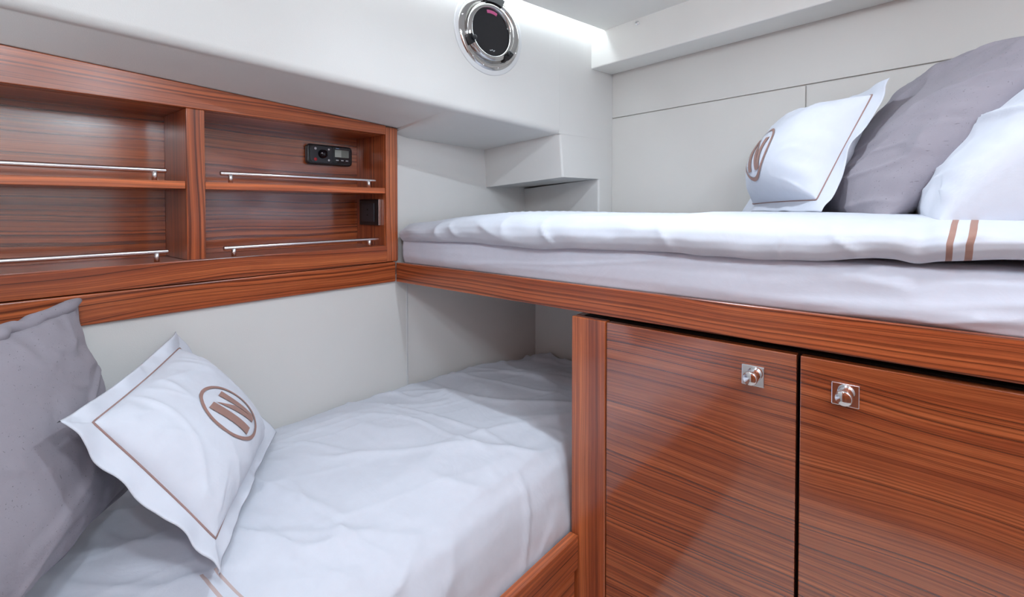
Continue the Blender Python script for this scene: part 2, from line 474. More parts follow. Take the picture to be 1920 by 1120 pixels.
# walls behind the camera and at the right end
wr = box('wall_right', (2.05, -1.5, FLOOR), (2.15, 0.95, 0.80), M['cream']); tag(wr, kind='structure', label='cream wall at the right end of the cabin')
box('added_wood_panel', (2.035, -0.30, FLOOR), (2.0499, -0.001, CEIL), M['wood_z'], wr)  # unseen panel added for the dark reflection in the shelf backs
wf = box('wall_front', (-0.30, -1.5, FLOOR), (2.15, -1.42, 0.80), M['cream']); tag(wf, kind='structure', label='cream wall at the head of the lower berth')
box('added_wood_panel', (0.95, -1.4199, FLOOR), (2.03, -1.405, CEIL), M['wood_z'], wf)  # unseen panel added to shape reflections in the doors and latch plates
# ceiling: hung panel with a light slot along the hull, deck head above it
ce = link_bm('ceiling', bm_prism([(hx(-1.45) + 0.062, -1.45), (2.10, -1.45), (2.10, 0.42), (hx(0.66) + 0.062, 0.66)], 2, CEIL, CEIL + 0.012, 0.002), M['ceil'])
tag(ce, kind='structure', label='pale cream ceiling panel with a light slot along the hull side')
box('deck_head', (-0.30, -1.5, 0.775), (2.15, 0.95, 0.82), M['ceil'], ce)
link_bm('slot_back', bm_prism([(hx(-1.45) + 0.085, -1.45), (hx(-1.45) + 0.095, -1.45), (hx(0.66) + 0.095, 0.66), (hx(0.66) + 0.085, 0.66)], 2, 0.662, 0.776), M['ceil'], ce)

# light slot strip
led = empty('led_strip', (hx(-0.35) + 0.035, -0.35, 0.705), 'white glowing light strip in the slot between ceiling and hull wall', 'light strip')
def along_hull(o0, o1, y0, y1, z0, z1):
    return bm_prism([(hx(y0) + o0, y0), (hx(y0) + o1, y0), (hx(y1) + o1, y1), (hx(y1) + o0, y1)], 2, z0, z1)
link_bm('diffuser', along_hull(0.025, 0.045, -1.40, 0.66, 0.704, 0.708), M['led'], led)
link_bm('channel', along_hull(0.021, 0.049, -1.41, 0.67, 0.7081, 0.722), M['steel'], led)

# recessed downlight over the edge of the upper berth
x, y, watt, rad = DOWNLIGHT
d = empty('ceiling_downlight', (x, y, CEIL), 'small round recessed downlight in the ceiling over the berth edge', 'lamp')
link_bm('bezel', bm_lathe([(rad + 0.002, -0.001), (rad + 0.004, -0.006), (rad + 0.016, -0.005), (rad + 0.018, 0.0)], (x, y, CEIL), (0, 0, 1), 32), M['chrome'], d, True)
link_bm('lens', bm_lathe([(0, -0.0015), (rad + 0.002, -0.001), (rad + 0.002, 0.0), (0, 0.0)], (x, y, CEIL), (0, 0, 1), 32), M['lens'], d)
ld = bpy.data.lights.new('downlight_bulb', 'AREA'); ld.shape = 'DISK'; ld.size = rad * 2; ld.spread = math.radians(165)
ld.energy = watt; ld.color = LAMP_COL
lo = bpy.data.objects.new('downlight_bulb', ld); col.objects.link(lo); lo.parent = d; lo.location = (0, 0, -0.008)
# unseen opal dome lamps on the ceiling, the two at the right added as fill
for (x, y, watt, rad), pl in zip(UNSEEN_DOMES, ('in the middle of the cabin', 'above the right end of the cabinet, added as unseen fill', 'near the cabin entrance, added as unseen fill')):
    d = empty('unseen_dome_lamp', (x, y, CEIL), 'unseen round opal dome lamp on the ceiling ' + pl, 'lamp', 'unseen opal dome lamps')
    es = watt / (math.pi * 2 * math.pi * rad * rad)
    mt = plain('unseen_lamp_glow', (0.9, 0.9, 0.9), 0.4, emit=LAMP_COL, es=es)
    link_bm('unseen_lamp_ring', bm_lathe([(rad, -0.004), (rad + 0.004, -0.010), (rad + 0.012, -0.008), (rad + 0.013, 0.0)], (x, y, CEIL), (0, 0, 1), 32), M['chrome'], d, True)
    link_bm('diffuser', bm_lathe([(rad * math.cos(k * math.pi / 16), -0.006 - rad * math.sin(k * math.pi / 16)) for k in range(8)] + [(0, -0.006 - rad)], (x, y, CEIL), (0, 0, 1), 32), mt, d, True)

# stud on the beam
st = link_bm('chrome_stud', bm_lathe([(0, 0.012), (0.006, 0.011), (0.0075, 0.007), (0.006, 0.004), (0.004, 0.003), (0.004, 0.0)],
             Vector((0.577, 0.591, 0.632)) , BN, 20), M['steel'], None, True)
tag(st, 'tiny metal stud high on the cream beam near the ceiling', 'stud')

# ------------------------------------------------------------------ porthole
PY, PZ, PR = 0.150, 0.5475, 0.120
HA = math.radians(10); PN = Vector((math.cos(HA), -math.sin(HA), 0)); PE = Vector((math.sin(HA), math.cos(HA), 0))
PC = Vector((hx(PY), PY, PZ))
ph = empty('window_1', (PC.x, PC.y, PZ - PR), 'round chrome porthole with dark glass in the hull wall', kind='structure')
def pl(prof, name, mat, smooth=True, parent=ph, label=None):
    return link_bm(name, bm_lathe(prof, PC, PN, 72), M[mat], parent, smooth, label)
pl([(0.117, 0.0), (0.133, 0.0), (0.1325, 0.002), (0.130, 0.0035), (0.117, 0.004)], 'gasket', 'gasket')
pl([(0.074, 0.004), (0.093, 0.004), (0.097, 0.008), (0.102, 0.0095), (0.112, 0.0085), (0.1175, 0.006), (0.120, 0.0)], 'outer_ring', 'porthole_chrome')
pl([(0.073, 0.004), (0.074, 0.013), (0.077, 0.0165), (0.082, 0.0170), (0.088, 0.0150), (0.091, 0.011), (0.0915, 0.004)], 'inner_ring', 'porthole_chrome')
gl = pl([(0, 0.008), (0.0745, 0.008), (0.0745, 0.005), (0, 0.005)], 'glass', 'glass', False)
def disc_pt(rad, ang, h):
    a = math.radians(ang)   # 0 = towards the bow, 90 = up
    return PC + PN * h + PE * (rad * math.cos(a)) + Vector((0, 0, rad * math.sin(a)))
def arc_block(r0, r1, a0, a1, h0, h1, n=8):
    bm = bmesh.new(); rows = []
    for k in range(n + 1):
        a = a0 + (a1 - a0) * k / n
        rows.append([bm.verts.new(disc_pt(r, a, h)) for (r, h) in ((r0, h0), (r1, h0), (r1, h1), (r0, h1))])
    for A, B in zip(rows, rows[1:]):
        for i in range(4): bm.faces.new((A[i], A[(i + 1) % 4], B[(i + 1) % 4], B[i]))
    bm.faces.new(rows[0]); bm.faces.new(rows[-1])
    return bm
link_bm('hinge', arc_block(0.090, 0.114, 66, 104, 0.006, 0.020), M['black'], ph)
for ang in (206, -44):
    dg = link_bm('latch', arc_block(0.084, 0.100, ang - 9, ang + 9, 0.006, 0.022, 4), M['black'], ph)
    link_bm('latch_knob', bm_lathe([(0.0, 0.032), (0.006, 0.0315), (0.008, 0.028), (0.008, 0.024), (0.005, 0.020), (0.005, 0.012)],
            disc_pt(0.084, ang, 0), PN, 16), M['black'], dg, True)
for ang in (25, 60, 130, 165, 232, 255, 285, 335):
    link_bm('screw', bm_lathe([(0, 0.0100), (0.0022, 0.0098), (0.0030, 0.0080), (0.0030, 0.004)], disc_pt(0.1105, ang, 0), PN, 12), M['steel'], ph, True)
# pale maker's squiggle low on the glass and a pink strip painted as a reflection high on it
pts = [disc_pt(0, 0, 0.0083) + PE * (-0.004 + 0.0032 * k) + Vector((0, 0, -0.056 - 0.0022 * math.sin(k * 1.7))) for k in range(7)]
link_bm('glass_mark', bm_tube(pts, 0.0010, 6), M['mark'], gl)
link_bm('painted_reflection', arc_block(0.058, 0.068, 68, 104, 0.0079, 0.0084), M['pink'], gl)
ax = (1, 0, 0)

# ------------------------------------------------------------------ shelf unit on the left wall
YL = -1.40
su = empty('shelf_unit', (-0.085, -0.6, -0.182), 'walnut open shelf unit with four compartments set into the hull side', 'shelf')
def zt(y): return 0.2605 - 0.0507 * (y - 0.01)
link_bm('top_rail', bm_prism([(YL, 0.234), (-0.0373, 0.234), (-0.0373, zt(-0.0373)), (YL, zt(YL))], 0, -0.022, 0.0, 0.002), M['wood_y'], su)
box('top_board', (-0.178, YL, 0.2335), (-0.0222, -0.0375, 0.248), M['wood_y'], su)
box('bottom_rail', (-0.022, YL, -0.1815), (0.0, -0.0335, -0.128), M['wood_y'], su, 0.002)
box('bottom_board', (-0.178, YL, -0.145), (-0.0222, -0.0375, -0.1285), M['wood_y'], su)
link_bm('end_stile', bm_prism([(-0.178, -0.0370), (0.0, -0.0370), (0.0, 0.010), (-0.178, 0.010)], 2, -0.1815, 0.2600, 0.005, 3), M['wood_z'], su)
box('divider', (-0.178, -0.5965, -0.1278), (-0.0005, -0.5570, 0.2338), M['wood_z'], su, 0.002)
box('side_panel', (-0.178, YL - 0.02, -0.1815), (0.0, YL - 0.0005, 0.33), M['wood_z'], su, 0.002)
for (y0, y1) in ((YL, -0.5970), (-0.5565, -0.0375)):
    box('back_panel', (-0.180, y0, -0.128), (-0.170, y1, 0.2334), M['wood_back'], su)
    box('shelf_board', (-0.1695, y0 + 0.0005, 0.0425), (-0.004, y1 - 0.0005, 0.0605), M['wood_edge'], su, 0.0015)
def guard(y0, y1, posts, z, zb, x=-0.026):
    g = link_bm('guard_rail', bm_tube([(x, y0, z), (x, y0 + 0.002, z), (x, y1 - 0.002, z), (x, y1, z)], [0.0048, 0.0055, 0.0055, 0.0048], 14), M['steel'], su, True, 'polished tubular guard rail')
    for y in posts:
        link_bm('post', bm_tube([(x, y, zb), (x, y, z)], 0.0055, 12), M['steel'], g, True)
guard(-1.30, -0.630, (-1.27, -0.653), 0.0845, 0.0606)
guard(-1.30, -0.628, (-1.27, -0.651), -0.1055, -0.1284)
guard(-0.516, -0.060, (-0.492, -0.085), 0.0845, 0.0606)
guard(-0.510, -0.049, (-0.486, -0.084), -0.1060, -0.1284)

# long wood rail below the shelves, mitred into the berth rail
tr = box('trim_2', (-0.030, -1.41, -0.2485), (0.0, -0.0008, -0.1835), M['wood_y'], None, 0.003)
tag(tr, kind='structure', label='walnut rail running along the hull side under the shelf unit')

# stereo remote on the back of the right-hand bay
sr = empty('stereo_remote', (-0.165, -0.143, 0.135), 'black wired stereo remote with dial and grey screen in the upper right bay', 'stereo remote')
def rrect(y0, y1, z0, z1, r, x0, x1, bev=0.002, n=5):
    pts = []
    for (cy, cz, a0) in ((y1 - r, z1 - r, 0), (y0 + r, z1 - r, 90), (y0 + r, z0 + r, 180), (y1 - r, z0 + r, 270)):
        for k in range(n + 1):
            a = math.radians(a0 + 90 * k / n); pts.append((cy + r * math.cos(a), cz + r * math.sin(a)))
    return bm_prism(pts, 0, x0, x1, bev, 2)
SX = -0.170
link_bm('body', rrect(-0.224, -0.066, 0.136, 0.2005, 0.012, SX, SX + 0.018, 0.004), M['black'], sr)
fp = link_bm('face_plate', rrect(-0.214, -0.138, 0.142, 0.1955, 0.010, SX + 0.017, SX + 0.0195, 0.0008), M['charcoal'], sr)
sc_ = link_bm('screen_surround', rrect(-0.137, -0.072, 0.143, 0.1965, 0.004, SX + 0.017, SX + 0.0190, 0.0006), M['blackgloss'], sr)
box('screen', (SX + 0.019, -0.131, 0.1635), (SX + 0.0196, -0.080, 0.1880), M['lcd'], sc_)
box('screen_segment', (SX + 0.0196, -0.1305, 0.1640), (SX + 0.0199, -0.108, 0.1875), M['lcd_lit'], sc_)
box('print_mark', (SX + 0.0190, -0.128, 0.1913), (SX + 0.0193, -0.115, 0.1938), M['bluemark'], sc_)
link_bm('dial', bm_lathe([(0, 0.016), (0.008, 0.0155), (0.010, 0.013), (0.013, 0.012), (0.0145, 0.0), ], (SX + 0.019, -0.1745, 0.1700), ax, 28), M['blackgloss'], sr, True, 'glossy black round dial')
for (y, z, r, mt) in ((-0.1975, 0.1865, 0.0042, 'mark'), (-0.1520, 0.1865, 0.0034, 'mark'), (-0.1975, 0.1520, 0.0055, 'red'), (-0.1520, 0.1515, 0.0036, 'mark')):
    link_bm('button', bm_lathe([(0, 0.0022), (r * 0.8, 0.002), (r, 0.0)], (SX + 0.0192, y, z), ax, 16), M[mt], sr, True)
for y in (-0.122, -0.104, -0.087):
    box('key', (SX + 0.0185, y - 0.0045, 0.1520), (SX + 0.0205, y + 0.0045, 0.1552), M['mark'], sr, 0.0005)

# power socket on the end panel inside the lower right bay
ps = empty('power_socket', (-0.085, -0.0385, -0.064), 'black power socket on the side panel of the lower right shelf bay', 'socket')
yS = -0.0370
link_bm('plate', bm_prism([(-0.142, -0.062), (-0.030, -0.062), (-0.030, 0.0245), (-0.142, 0.0245)], 1, yS - 0.010, yS, 0.003), M['black'], ps)
link_bm('insert', bm_prism([(-0.125, -0.050), (-0.052, -0.050), (-0.052, 0.012), (-0.125, 0.012)], 1, yS - 0.0125, yS - 0.009, 0.0015), M['charcoal'], ps)
box('plate_edge', (-0.0300, yS - 0.0102, -0.0610), (-0.0282, yS - 0.001, 0.0240), M['steel'], ps, 0.0004)
for z in (-0.028, -0.010):
    link_bm('pin_hole', bm_lathe([(0, 0.0), (0.003, 0.0), (0.003, 0.001), (0, 0.001)], (-0.088, yS - 0.0136, z), (0, 1, 0), 12), M['dark'], ps)

# ------------------------------------------------------------------ upper berth structure
ub = empty('upper_berth', (0.95, 0.30, -0.25), 'upper berth platform with a long walnut front rail', 'berth')
link_bm('front_rail', bm_prism([(0.0, -0.2495), (0.026, -0.2495), (0.026, -0.188), (0.0, -0.1850)], 0, 0.0, 2.04, 0.0028, 3), M['wood_x'], ub)
link_bm('base_board', bm_prism([(0.002, 0.0262), (2.04, 0.0262), (2.04, 0.455), (0.40, 0.735), (0.37, 0.66), (0.002, 0.66)], 2, -0.222, -0.196), M['cream2'], ub)

# ------------------------------------------------------------------ cabinet with two doors
cb = empty('cabinet', (1.35, 0.25, FLOOR), 'walnut cabinet with two doors under the upper berth', 'cabinet')
link_bm('stile', bm_prism([(0.692, 0.0), (0.7835, 0.0), (0.7835, 0.022), (0.692, 0.022)], 2, FLOOR + 0.001, -0.262, 0.0025), M['wood_z'], cb)
box('side_board', (0.6925, 0.0225, FLOOR + 0.001), (0.7105, 0.60, -0.262), M['wood_z'], cb)
box('carcass', (0.7115, 0.030, FLOOR + 0.001), (2.030, 0.40, -0.262), M['dark'], cb)
for k, (x0, x1, kx) in enumerate(((0.7865, 1.1635, 1.0935), (1.1695, 1.5465, 1.2355), (1.5525, 2.028, 1.965))):
    d = box('door', (x0, 0.0, FLOOR + 0.06), (x1, 0.0195, -0.263), M['wood_door'], cb, 0.0012)
    kz = -0.3145
    kp = box('knob_plate', (kx - 0.0195, -0.004, kz - 0.0190), (kx + 0.0195, 0.0005, kz + 0.0190), M['chrome'], d, 0.0012, 2, 'square chrome latch plate with a round push knob')
    bm = bm_lathe([(0.0105, -0.002), (0.0105, 0.006), (0.0112, 0.010), (0.0125, 0.013), (0.0128, 0.020), (0.0122, 0.0225), (0.0105, 0.0235), (0.0, 0.0238)], (kx, -0.003, kz), (0, -1, 0), 36)
    for f in bm.faces: f.smooth = True
    # join the knob to its plate's mesh part as one more piece
    me = kp.data; b2 = bmesh.new(); b2.from_mesh(me)
    off = origin_of(kp.parent) + (kp.location if False else Vector((0, 0, 0)))
    bmesh.ops.translate(bm, verts=bm.verts, vec=-off)
    tmp = bpy.data.meshes.new('tmp'); bm.to_mesh(tmp); bm.free(); b2.from_mesh(tmp); b2.to_mesh(me); b2.free(); bpy.data.meshes.remove(tmp)

# ------------------------------------------------------------------ lower berth structure
lb = empty('lower_berth', (0.70, -0.70, FLOOR), 'lower berth base with walnut lip and drawer fronts', 'berth')
box('lip', (0.6895, -1.41, -0.865), (0.7135, -0.0012, -0.7850), M['wood_y'], lb, 0.0025)
link_bm('base_board', bm_prism([(0.0, -1.41), (0.688, -1.41), (0.688, 0.585), (0.14, 0.585), (0.0, 0.045)], 2, -0.84, -0.815), M['wood_y'], lb)
box('inner_board', (0.66, -1.41, FLOOR + 0.001), (0.688, -0.0012, -0.8405), M['dark'], lb)
for (y0, y1) in ((-0.68, -0.008), (-1.38, -0.69)):
    box('drawer_front', (0.6885, y0, FLOOR + 0.08), (0.7075, y1, -0.8730), M['wood_y'], lb, 0.002)

# ------------------------------------------------------------------ lower berth duvet
def lower_duvet():
    nY, nS = 260, 150
    Y = np.linspace(-1.40, 0.585, nY)
    S = np.linspace(0, 1, nS)
    # cross-section from the hull side over the top and down the front
    key = np.array([[-0.006, -0.650], [-0.004, -0.605], [0.020, -0.587], [0.090, -0.582], [0.220, -0.578], [0.350, -0.577], [0.470, -0.582],
                    [0.560, -0.594], [0.620, -0.612], [0.658, -0.642], [0.675, -0.685], [0.682, -0.735], [0.684, -0.784], [0.682, -0.812]])
    d = np.r_[0, np.cumsum(np.hypot(*np.diff(key, axis=0).T))]; d /= d[-1]
    xs = np.interp(S, d, key[:, 0]); zs = np.interp(S, d, key[:, 1])
    for _ in range(3):
        xs[1:-1] = (xs[:-2] + 2 * xs[1:-1] + xs[2:]) / 4; zs[1:-1] = (zs[:-2] + 2 * zs[1:-1] + zs[2:]) / 4
    YY, SS = np.meshgrid(Y, S, indexing='ij')
    X = np.tile(xs, (nY, 1)); Z = np.tile(zs, (nY, 1))
    # follow the angled foot panel
    wall = np.where(YY > 0.05, 0.004 + (YY - 0.055) * 0.262, 0.0)
    t = np.clip((X + 0.006) / 0.5, 0, 1)
    X = X + wall * (1 - t)
    top = sstep(-0.63, -0.60, Z)            # 1 on the top face
    side = 1 - top
    # big soft undulation
    h = 0.010 * fbm(X * 3.0 + 4, YY * 2.6, 3, 2) - 0.006
    # creases fanning from the front corner by the cabinet, and across the bed
    h = h + 0.0085 * ridge(X, YY, 28, 2.0, 7.5, 11) * sstep(0.05, 0.4, X)
    h = h + 0.0065 * ridge(X, YY, 52, 2.2, 9.0, 12)
    h = h + 0.0050 * ridge(X, YY, 15, 3.0, 14.0, 13)
    h = h + 0.0028 * ridge(X, YY, 75, 3.0, 16.0, 14)
    # rumpled foot end
    foot = sstep(0.22, 0.50, YY)
    h = h + foot * (0.013 * ridge(X, YY, -8, 3.0, 11.0, 21) + 0.008 * ridge(X, YY, 24, 4.0, 15.0, 22)) - 0.012 * foot
    Z = Z + h * top
    # front drop: hanging diagonal pulls
    g = 0.007 * ridge(YY, Z, 62, 3.0, 9.0, 31) + 0.005 * ridge(YY, Z, 40, 3.0, 14.0, 32) + 0.006 * fbm(YY * 5, Z * 5, 33, 2)
    X = X + (g - 0.006) * side * sstep(0.3, 0.5, X) * sstep(-0.815, -0.76, Z)
    X = np.minimum(X, 0.6875)
    # under the pillows at the head
    u = np.where(X > 0.455, YY - 0.10 * (X - 0.5), 5.0 + YY)
    P = np.stack([X, YY, Z], -1)
    uv = np.stack([u, X], -1)
    o = grid_obj('duvet', P, M['duvet_low'], None, uv)
    return tag(o, 'white cotton duvet spread over the lower berth under the cushions', 'duvet')
lower_duvet()

# ------------------------------------------------------------------ upper mattress and duvet
def yback(X):
    t = sstep(0.36, 0.43, X)
    return (1 - t) * 0.655 + t * (0.75 + (np.maximum(X, 0.43) - 0.39) * (-0.17 / 0.985) - 0.012)
def upper_mattress():
    nX, nS = 260, 70
    X = np.linspace(0.010, 1.98, nX); S = np.linspace(0, 1, nS)
    XX, SS = np.meshgrid(X, S, indexing='ij')
    key = np.array([[0.034, -0.1945], [0.026, -0.186], [0.022, -0.165], [0.022, -0.14], [0.024, -0.115], [0.034, -0.098], [0.07, -0.09], [0.25, -0.088], [0.55, -0.088], [0.99, -0.09], [1.0, -0.1945]])
    d = np.r_[0, np.cumsum(np.hypot(*np.diff(key, axis=0).T))]; d /= d[-1]
    d[:7] = np.linspace(0, 0.55, 7); d[7:] = [0.66, 0.78, 0.92, 1.0]
    ys = np.interp(S, d, key[:, 0]); zs = np.interp(S, d, key[:, 1])
    yb = yback(XX)
    Yb = np.tile(ys, (nX, 1)); Z = np.tile(zs, (nX, 1))
    Y = np.where(Yb > 0.2, 0.2 + (Yb - 0.2) / 0.8 * (yb - 0.2), Yb)
    front = sstep(0.05, 0.03, Yb)
    wr = 0.004 * ridge(XX, Z, 2, 1.6, 20, 41) + 0.009 * ridge(XX, Z, -6, 1.6, 22, 42) * sstep(0.9, 1.3, XX) + 0.005 * ridge(XX, Z, 7, 2, 28, 43) * sstep(0.6, 1.2, XX)
    wr = wr * (0.4 + 0.9 * sstep(0.5, 1.3, XX)) + 0.004 * fbm(XX * 3, Z * 6, 44, 2)
    Y = Y - wr * front * sstep(-0.1945, -0.170, Z)
    # left end rounds off against the shelf end
    P = np.stack([XX, Y, Z], -1)
    P[0, :, 2] = np.minimum(P[0, :, 2], -0.10)
    o = grid_obj('mattress', P, M['sheet'])
    # end caps
    bm = bmesh.new(); bm.from_mesh(o.data)
    bmesh.ops.holes_fill(bm, edges=[e for e in bm.edges if e.is_boundary], sides=0)
    bm.to_mesh(o.data); bm.free()
    return tag(o, 'upper berth mattress in a white fitted sheet behind the walnut rail', 'mattress')
upper_mattress()
def upper_duvet():
    nX, nS = 300, 120
    X = np.linspace(0.012, 1.97, nX); S = np.linspace(0, 1, nS)
    XX, SS = np.meshgrid(X, S, indexing='ij')
    key = np.array([[0.060, -0.106], [0.028, -0.108], [0.008, -0.104], [-0.006, -0.090], [-0.010, -0.072], [-0.004, -0.050], [0.014, -0.032], [0.045, -0.020], [0.10, -0.0155], [0.25, -0.017], [0.5, -0.020], [0.96, -0.024], [0.99, -0.035], [1.0, -0.085]])
    d = np.r_[np.linspace(0, 0.5, 9), 0.62, 0.76, 0.92, 0.96, 1.0]
    ys = np.interp(S, d, key[:, 0]); zs = np.interp(S, d, key[:, 1])
    for _ in range(4):
        ys[1:-1] = (ys[:-2] + 2 * ys[1:-1] + ys[2:]) / 4; zs[1:-1] = (zs[:-2] + 2 * zs[1:-1] + zs[2:]) / 4
    yb = yback(XX)
    Yb = np.tile(ys, (nX, 1)); Z = np.tile(zs, (nX, 1))
    Y = np.where(Yb > 0.2, 0.2 + (Yb - 0.2) / 0.8 * (yb - 0.2), Yb)
    # lower edge climbs towards the head
    low = sstep(-0.02, -0.10, Z) * sstep(0.1, 0.05, Yb)
    bot = np.interp(XX, [0.0, 0.3, 0.58, 0.87, 1.08, 1.24, 1.31, 1.44, 2.0], [-0.113, -0.108, -0.106, -0.101, -0.095, -0.089, -0.090, -0.080, -0.078])
    Z = Z + low * (bot + 0.106)
    # foot end sags towards the shelf
    Z = Z - 0.040 * (1 - sstep(-0.05, 0.60, XX)) ** 1.6 * sstep(-0.11, -0.02, Z)
    Y = Y + 0.012 * (1 - sstep(0.0, 0.10, XX)) * sstep(0.06, 0.02, Yb)
    # puff and creases
    front = sstep(0.07, 0.02, Yb)
    Y = Y - front * (0.007 * fbm(XX * 6, Z * 9, 51, 3) + 0.007 * ridge(XX, Z, 66, 5, 9, 52) * sstep(-0.115, -0.08, Z)) * sstep(-0.112, -0.09, Z)
    Z = Z + (1 - front * 0.4) * (0.0030 * fbm(XX * 4, Y * 4, 53, 3)) + (1 - front) * (0.003 * ridge(XX, Y, 35, 3, 9, 54))
    Z = Z + low * 0.005 * fbm(XX * 7, XX * 0, 55, 2)
    # pulled-in gather just before the striped hem
    Z = Z - 0.006 * np.exp(-((XX - 1.325) / 0.018) ** 2) * front
    Y = Y + 0.008 * np.exp(-((XX - 1.330) / 0.014) ** 2) * front
    u = XX - 0.22 * np.clip(Z + 0.055, 0, 1) * front - 0.0 * Y
    u = u - np.where(front < 1, (1 - front) * 0.010, 0)
    P = np.stack([XX, Y, Z], -1)
    o = grid_obj('duvet', P, M['duvet_up'], None, np.stack([u, Y], -1))
    return tag(o, 'puffy white duvet with two brown hem stripes on the upper berth', 'duvet')
upper_duvet()

# ------------------------------------------------------------------ pillows
class Pillow:
    def __init__(s, bl, br, tr_, tl, T, Tb, flange=0.0, pinch=0.06, seed=1, wr=1.0, q=0.55, sag=0.2, wave=0.0, angs=(35, -40, 80), rnd=0.0, flat=None):
        s.c = [np.array(p, float) for p in (bl, br, tr_, tl)]
        s.T, s.Tb, s.a, s.pinch, s.seed, s.wr, s.q, s.sag, s.wave, s.angs = T, Tb, 1 - flange, pinch, seed, wr, q, sag, wave, angs
        e1 = (s.c[1] + s.c[2] - s.c[0] - s.c[3]); e2 = (s.c[3] + s.c[2] - s.c[0] - s.c[1])
        s.n = np.cross(e1, e2); s.n /= np.linalg.norm(s.n)
        s.e1 = e1 / np.linalg.norm(e1); s.e2 = e2 / np.linalg.norm(e2)
        s.half = (np.linalg.norm(e1) / 4, np.linalg.norm(e2) / 4)
        s.rnd, s.flat = rnd, flat
    def at(s, u, v, side=1):
        u = np.asarray(u, float); v = np.asarray(v, float)
        U = u * (1 - s.pinch * (1 - v * v) * np.abs(u) ** 2); V = v * (1 - s.pinch * (1 - u * u) * np.abs(v) ** 2)
        if s.rnd: U, V = U * np.sqrt(1 - s.rnd * V * V), V * np.sqrt(1 - s.rnd * U * U)
        a = ((1 - U) * (1 - V) / 4)[..., None]; b = ((1 + U) * (1 - V) / 4)[..., None]; c = ((1 + U) * (1 + V) / 4)[..., None]; d = ((1 - U) * (1 + V) / 4)[..., None]
        P = a * s.c[0] + b * s.c[1] + c * s.c[2] + d * s.c[3]
        uu = np.clip(np.abs(u) / s.a, 0, 1); vv = np.clip(np.abs(v) / s.a, 0, 1)
        prof = ((1 - uu ** 2.4) * (1 - vv ** 2.4)) ** s.q
        prof = prof * (1 + s.sag * (-v) * (1 - uu * uu))
        x = u * s.half[0]; y = v * s.half[1]
        wk = 0
        if s.wr:
            A = s.angs
            wk = 0.008 * ridge(x, y, A[0], 3.5, 11, s.seed) + 0.006 * ridge(x, y, A[1], 3.5, 13, s.seed + 1) + 0.004 * ridge(x, y, A[2], 5, 20, s.seed + 2) + 0.006 * fbm(x * 7, y * 7, s.seed + 3, 3)
            # gathers running in from the seam
            edge = sstep(0.35, 1.0, np.maximum(uu, vv)) * (1 - sstep(0.96, 1.0, np.maximum(uu, vv)))
            ang = np.where(uu > vv, y, x)
            wk = wk + edge * 0.006 * vn(ang * 38, np.where(uu > vv, u, v + 9) * 1.5, s.seed + 7)
            wk = wk * s.wr * np.minimum(1, prof * 2.2)
            if s.flat: wk = wk * (1 - 0.9 * np.exp(-(((u - s.flat[0]) / 0.55) ** 2 + ((v - s.flat[1]) / 0.6) ** 4) ** 2))
        th = (s.T if side > 0 else s.Tb) * prof + (wk if side > 0 else wk * 0.6)
        # flange ripple
        m = np.maximum(np.abs(u), np.abs(v))
        fl = sstep(s.a * 0.98, 1.0, m) if s.a < 1 else sstep(0.8, 1.0, m)
        per = np.where(np.abs(u) > np.abs(v), y, x + 3)
        rip = s.wave * fl * (vn(per * 11, np.sign(u + v) * 2.0 + 0 * per, s.seed + 9) + 0.5 * vn(per * 25, 0 * per + 4, s.seed + 10))
        rip = rip * (1 - 0.8 * sstep(0.75, 1.0, np.minimum(np.abs(u), np.abs(v))))
        eps = 0.0012 * (1 - (m >= 1)) if s.a < 1 else 0.0
        off = (th + eps) * (1 if side > 0 else -1) + rip
        P = P + s.n * off[..., None] if np.ndim(off) else P + s.n * off
        return P
    def build(s, name, mat, label, cat, N=130, group=None):
        e = np.linspace(-1, 1, N)
        if s.a < 1:
            # denser rows around the seam between pad and flange
            e = np.sort(np.r_[np.linspace(-1, 1, N - 24), np.linspace(-s.a - 0.03, -s.a + 0.04, 12), np.linspace(s.a - 0.04, s.a + 0.03, 12)])
        u, v = np.meshgrid(e, e, indexing='ij')
        A = s.at(u, v, 1); B = s.at(u, v, -1)
        s.obj = grid_obj(name, A, mat, None, np.stack([u, v], -1), B)
        return tag(s.obj, label, cat, group)
    def normal(s, u, v):
        h = 0.01
        a = s.at(u + h, v) - s.at(u - h, v); b = s.at(u, v + h) - s.at(u, v - h)
        n = np.cross(a, b); return n / np.linalg.norm(n, axis=-1, keepdims=True)
    def piping(s, r=0.0017, mat=None):
        k = s.a; t = np.linspace(-k, k, 60)[:-1]; o = np.full_like(t, k)
        u = np.r_[t, o, -t, -o]; v = np.r_[-o, t, o, -t]
        P = s.at(u, v) + s.normal(u, v) * 0.0008
        return link_bm('piping', bm_tube([tuple(p) for p in P], r, 8, True), mat or M['piping'], s.obj, True, 'mauve piping line')
    def emblem(s, rad, cu=0.0, cv=0.0):
        bm = bmesh.new()
        n = 72
        ro = [bm.verts.new((math.cos(2 * math.pi * k / n), math.sin(2 * math.pi * k / n), 0)) for k in range(n)]
        ri = [bm.verts.new((0.90 * math.cos(2 * math.pi * k / n), 0.90 * math.sin(2 * math.pi * k / n), 0)) for k in range(n)]
        for k in range(n): bm.faces.new((ro[k], ro[(k + 1) % n], ri[(k + 1) % n], ri[k]))
        def patch(a, b, c, d, nu=6, nv=14):
            """quad a b c d (top-left, top-right, bottom-right, bottom-left) as a fine grid"""
            a, b, c, d = (Vector((*p, 0)) for p in (a, b, c, d))
            G = [[bm.verts.new((a.lerp(b, i / nu)).lerp(d.lerp(c, i / nu), j / nv)) for j in range(nv + 1)] for i in range(nu + 1)]
            for i in range(nu):
                for j in range(nv): bm.faces.new((G[i][j], G[i + 1][j], G[i + 1][j + 1], G[i][j + 1]))
        patch((-0.58, 0.56), (-0.20, 0.55), (-0.06, -0.72), (-0.40, -0.74))
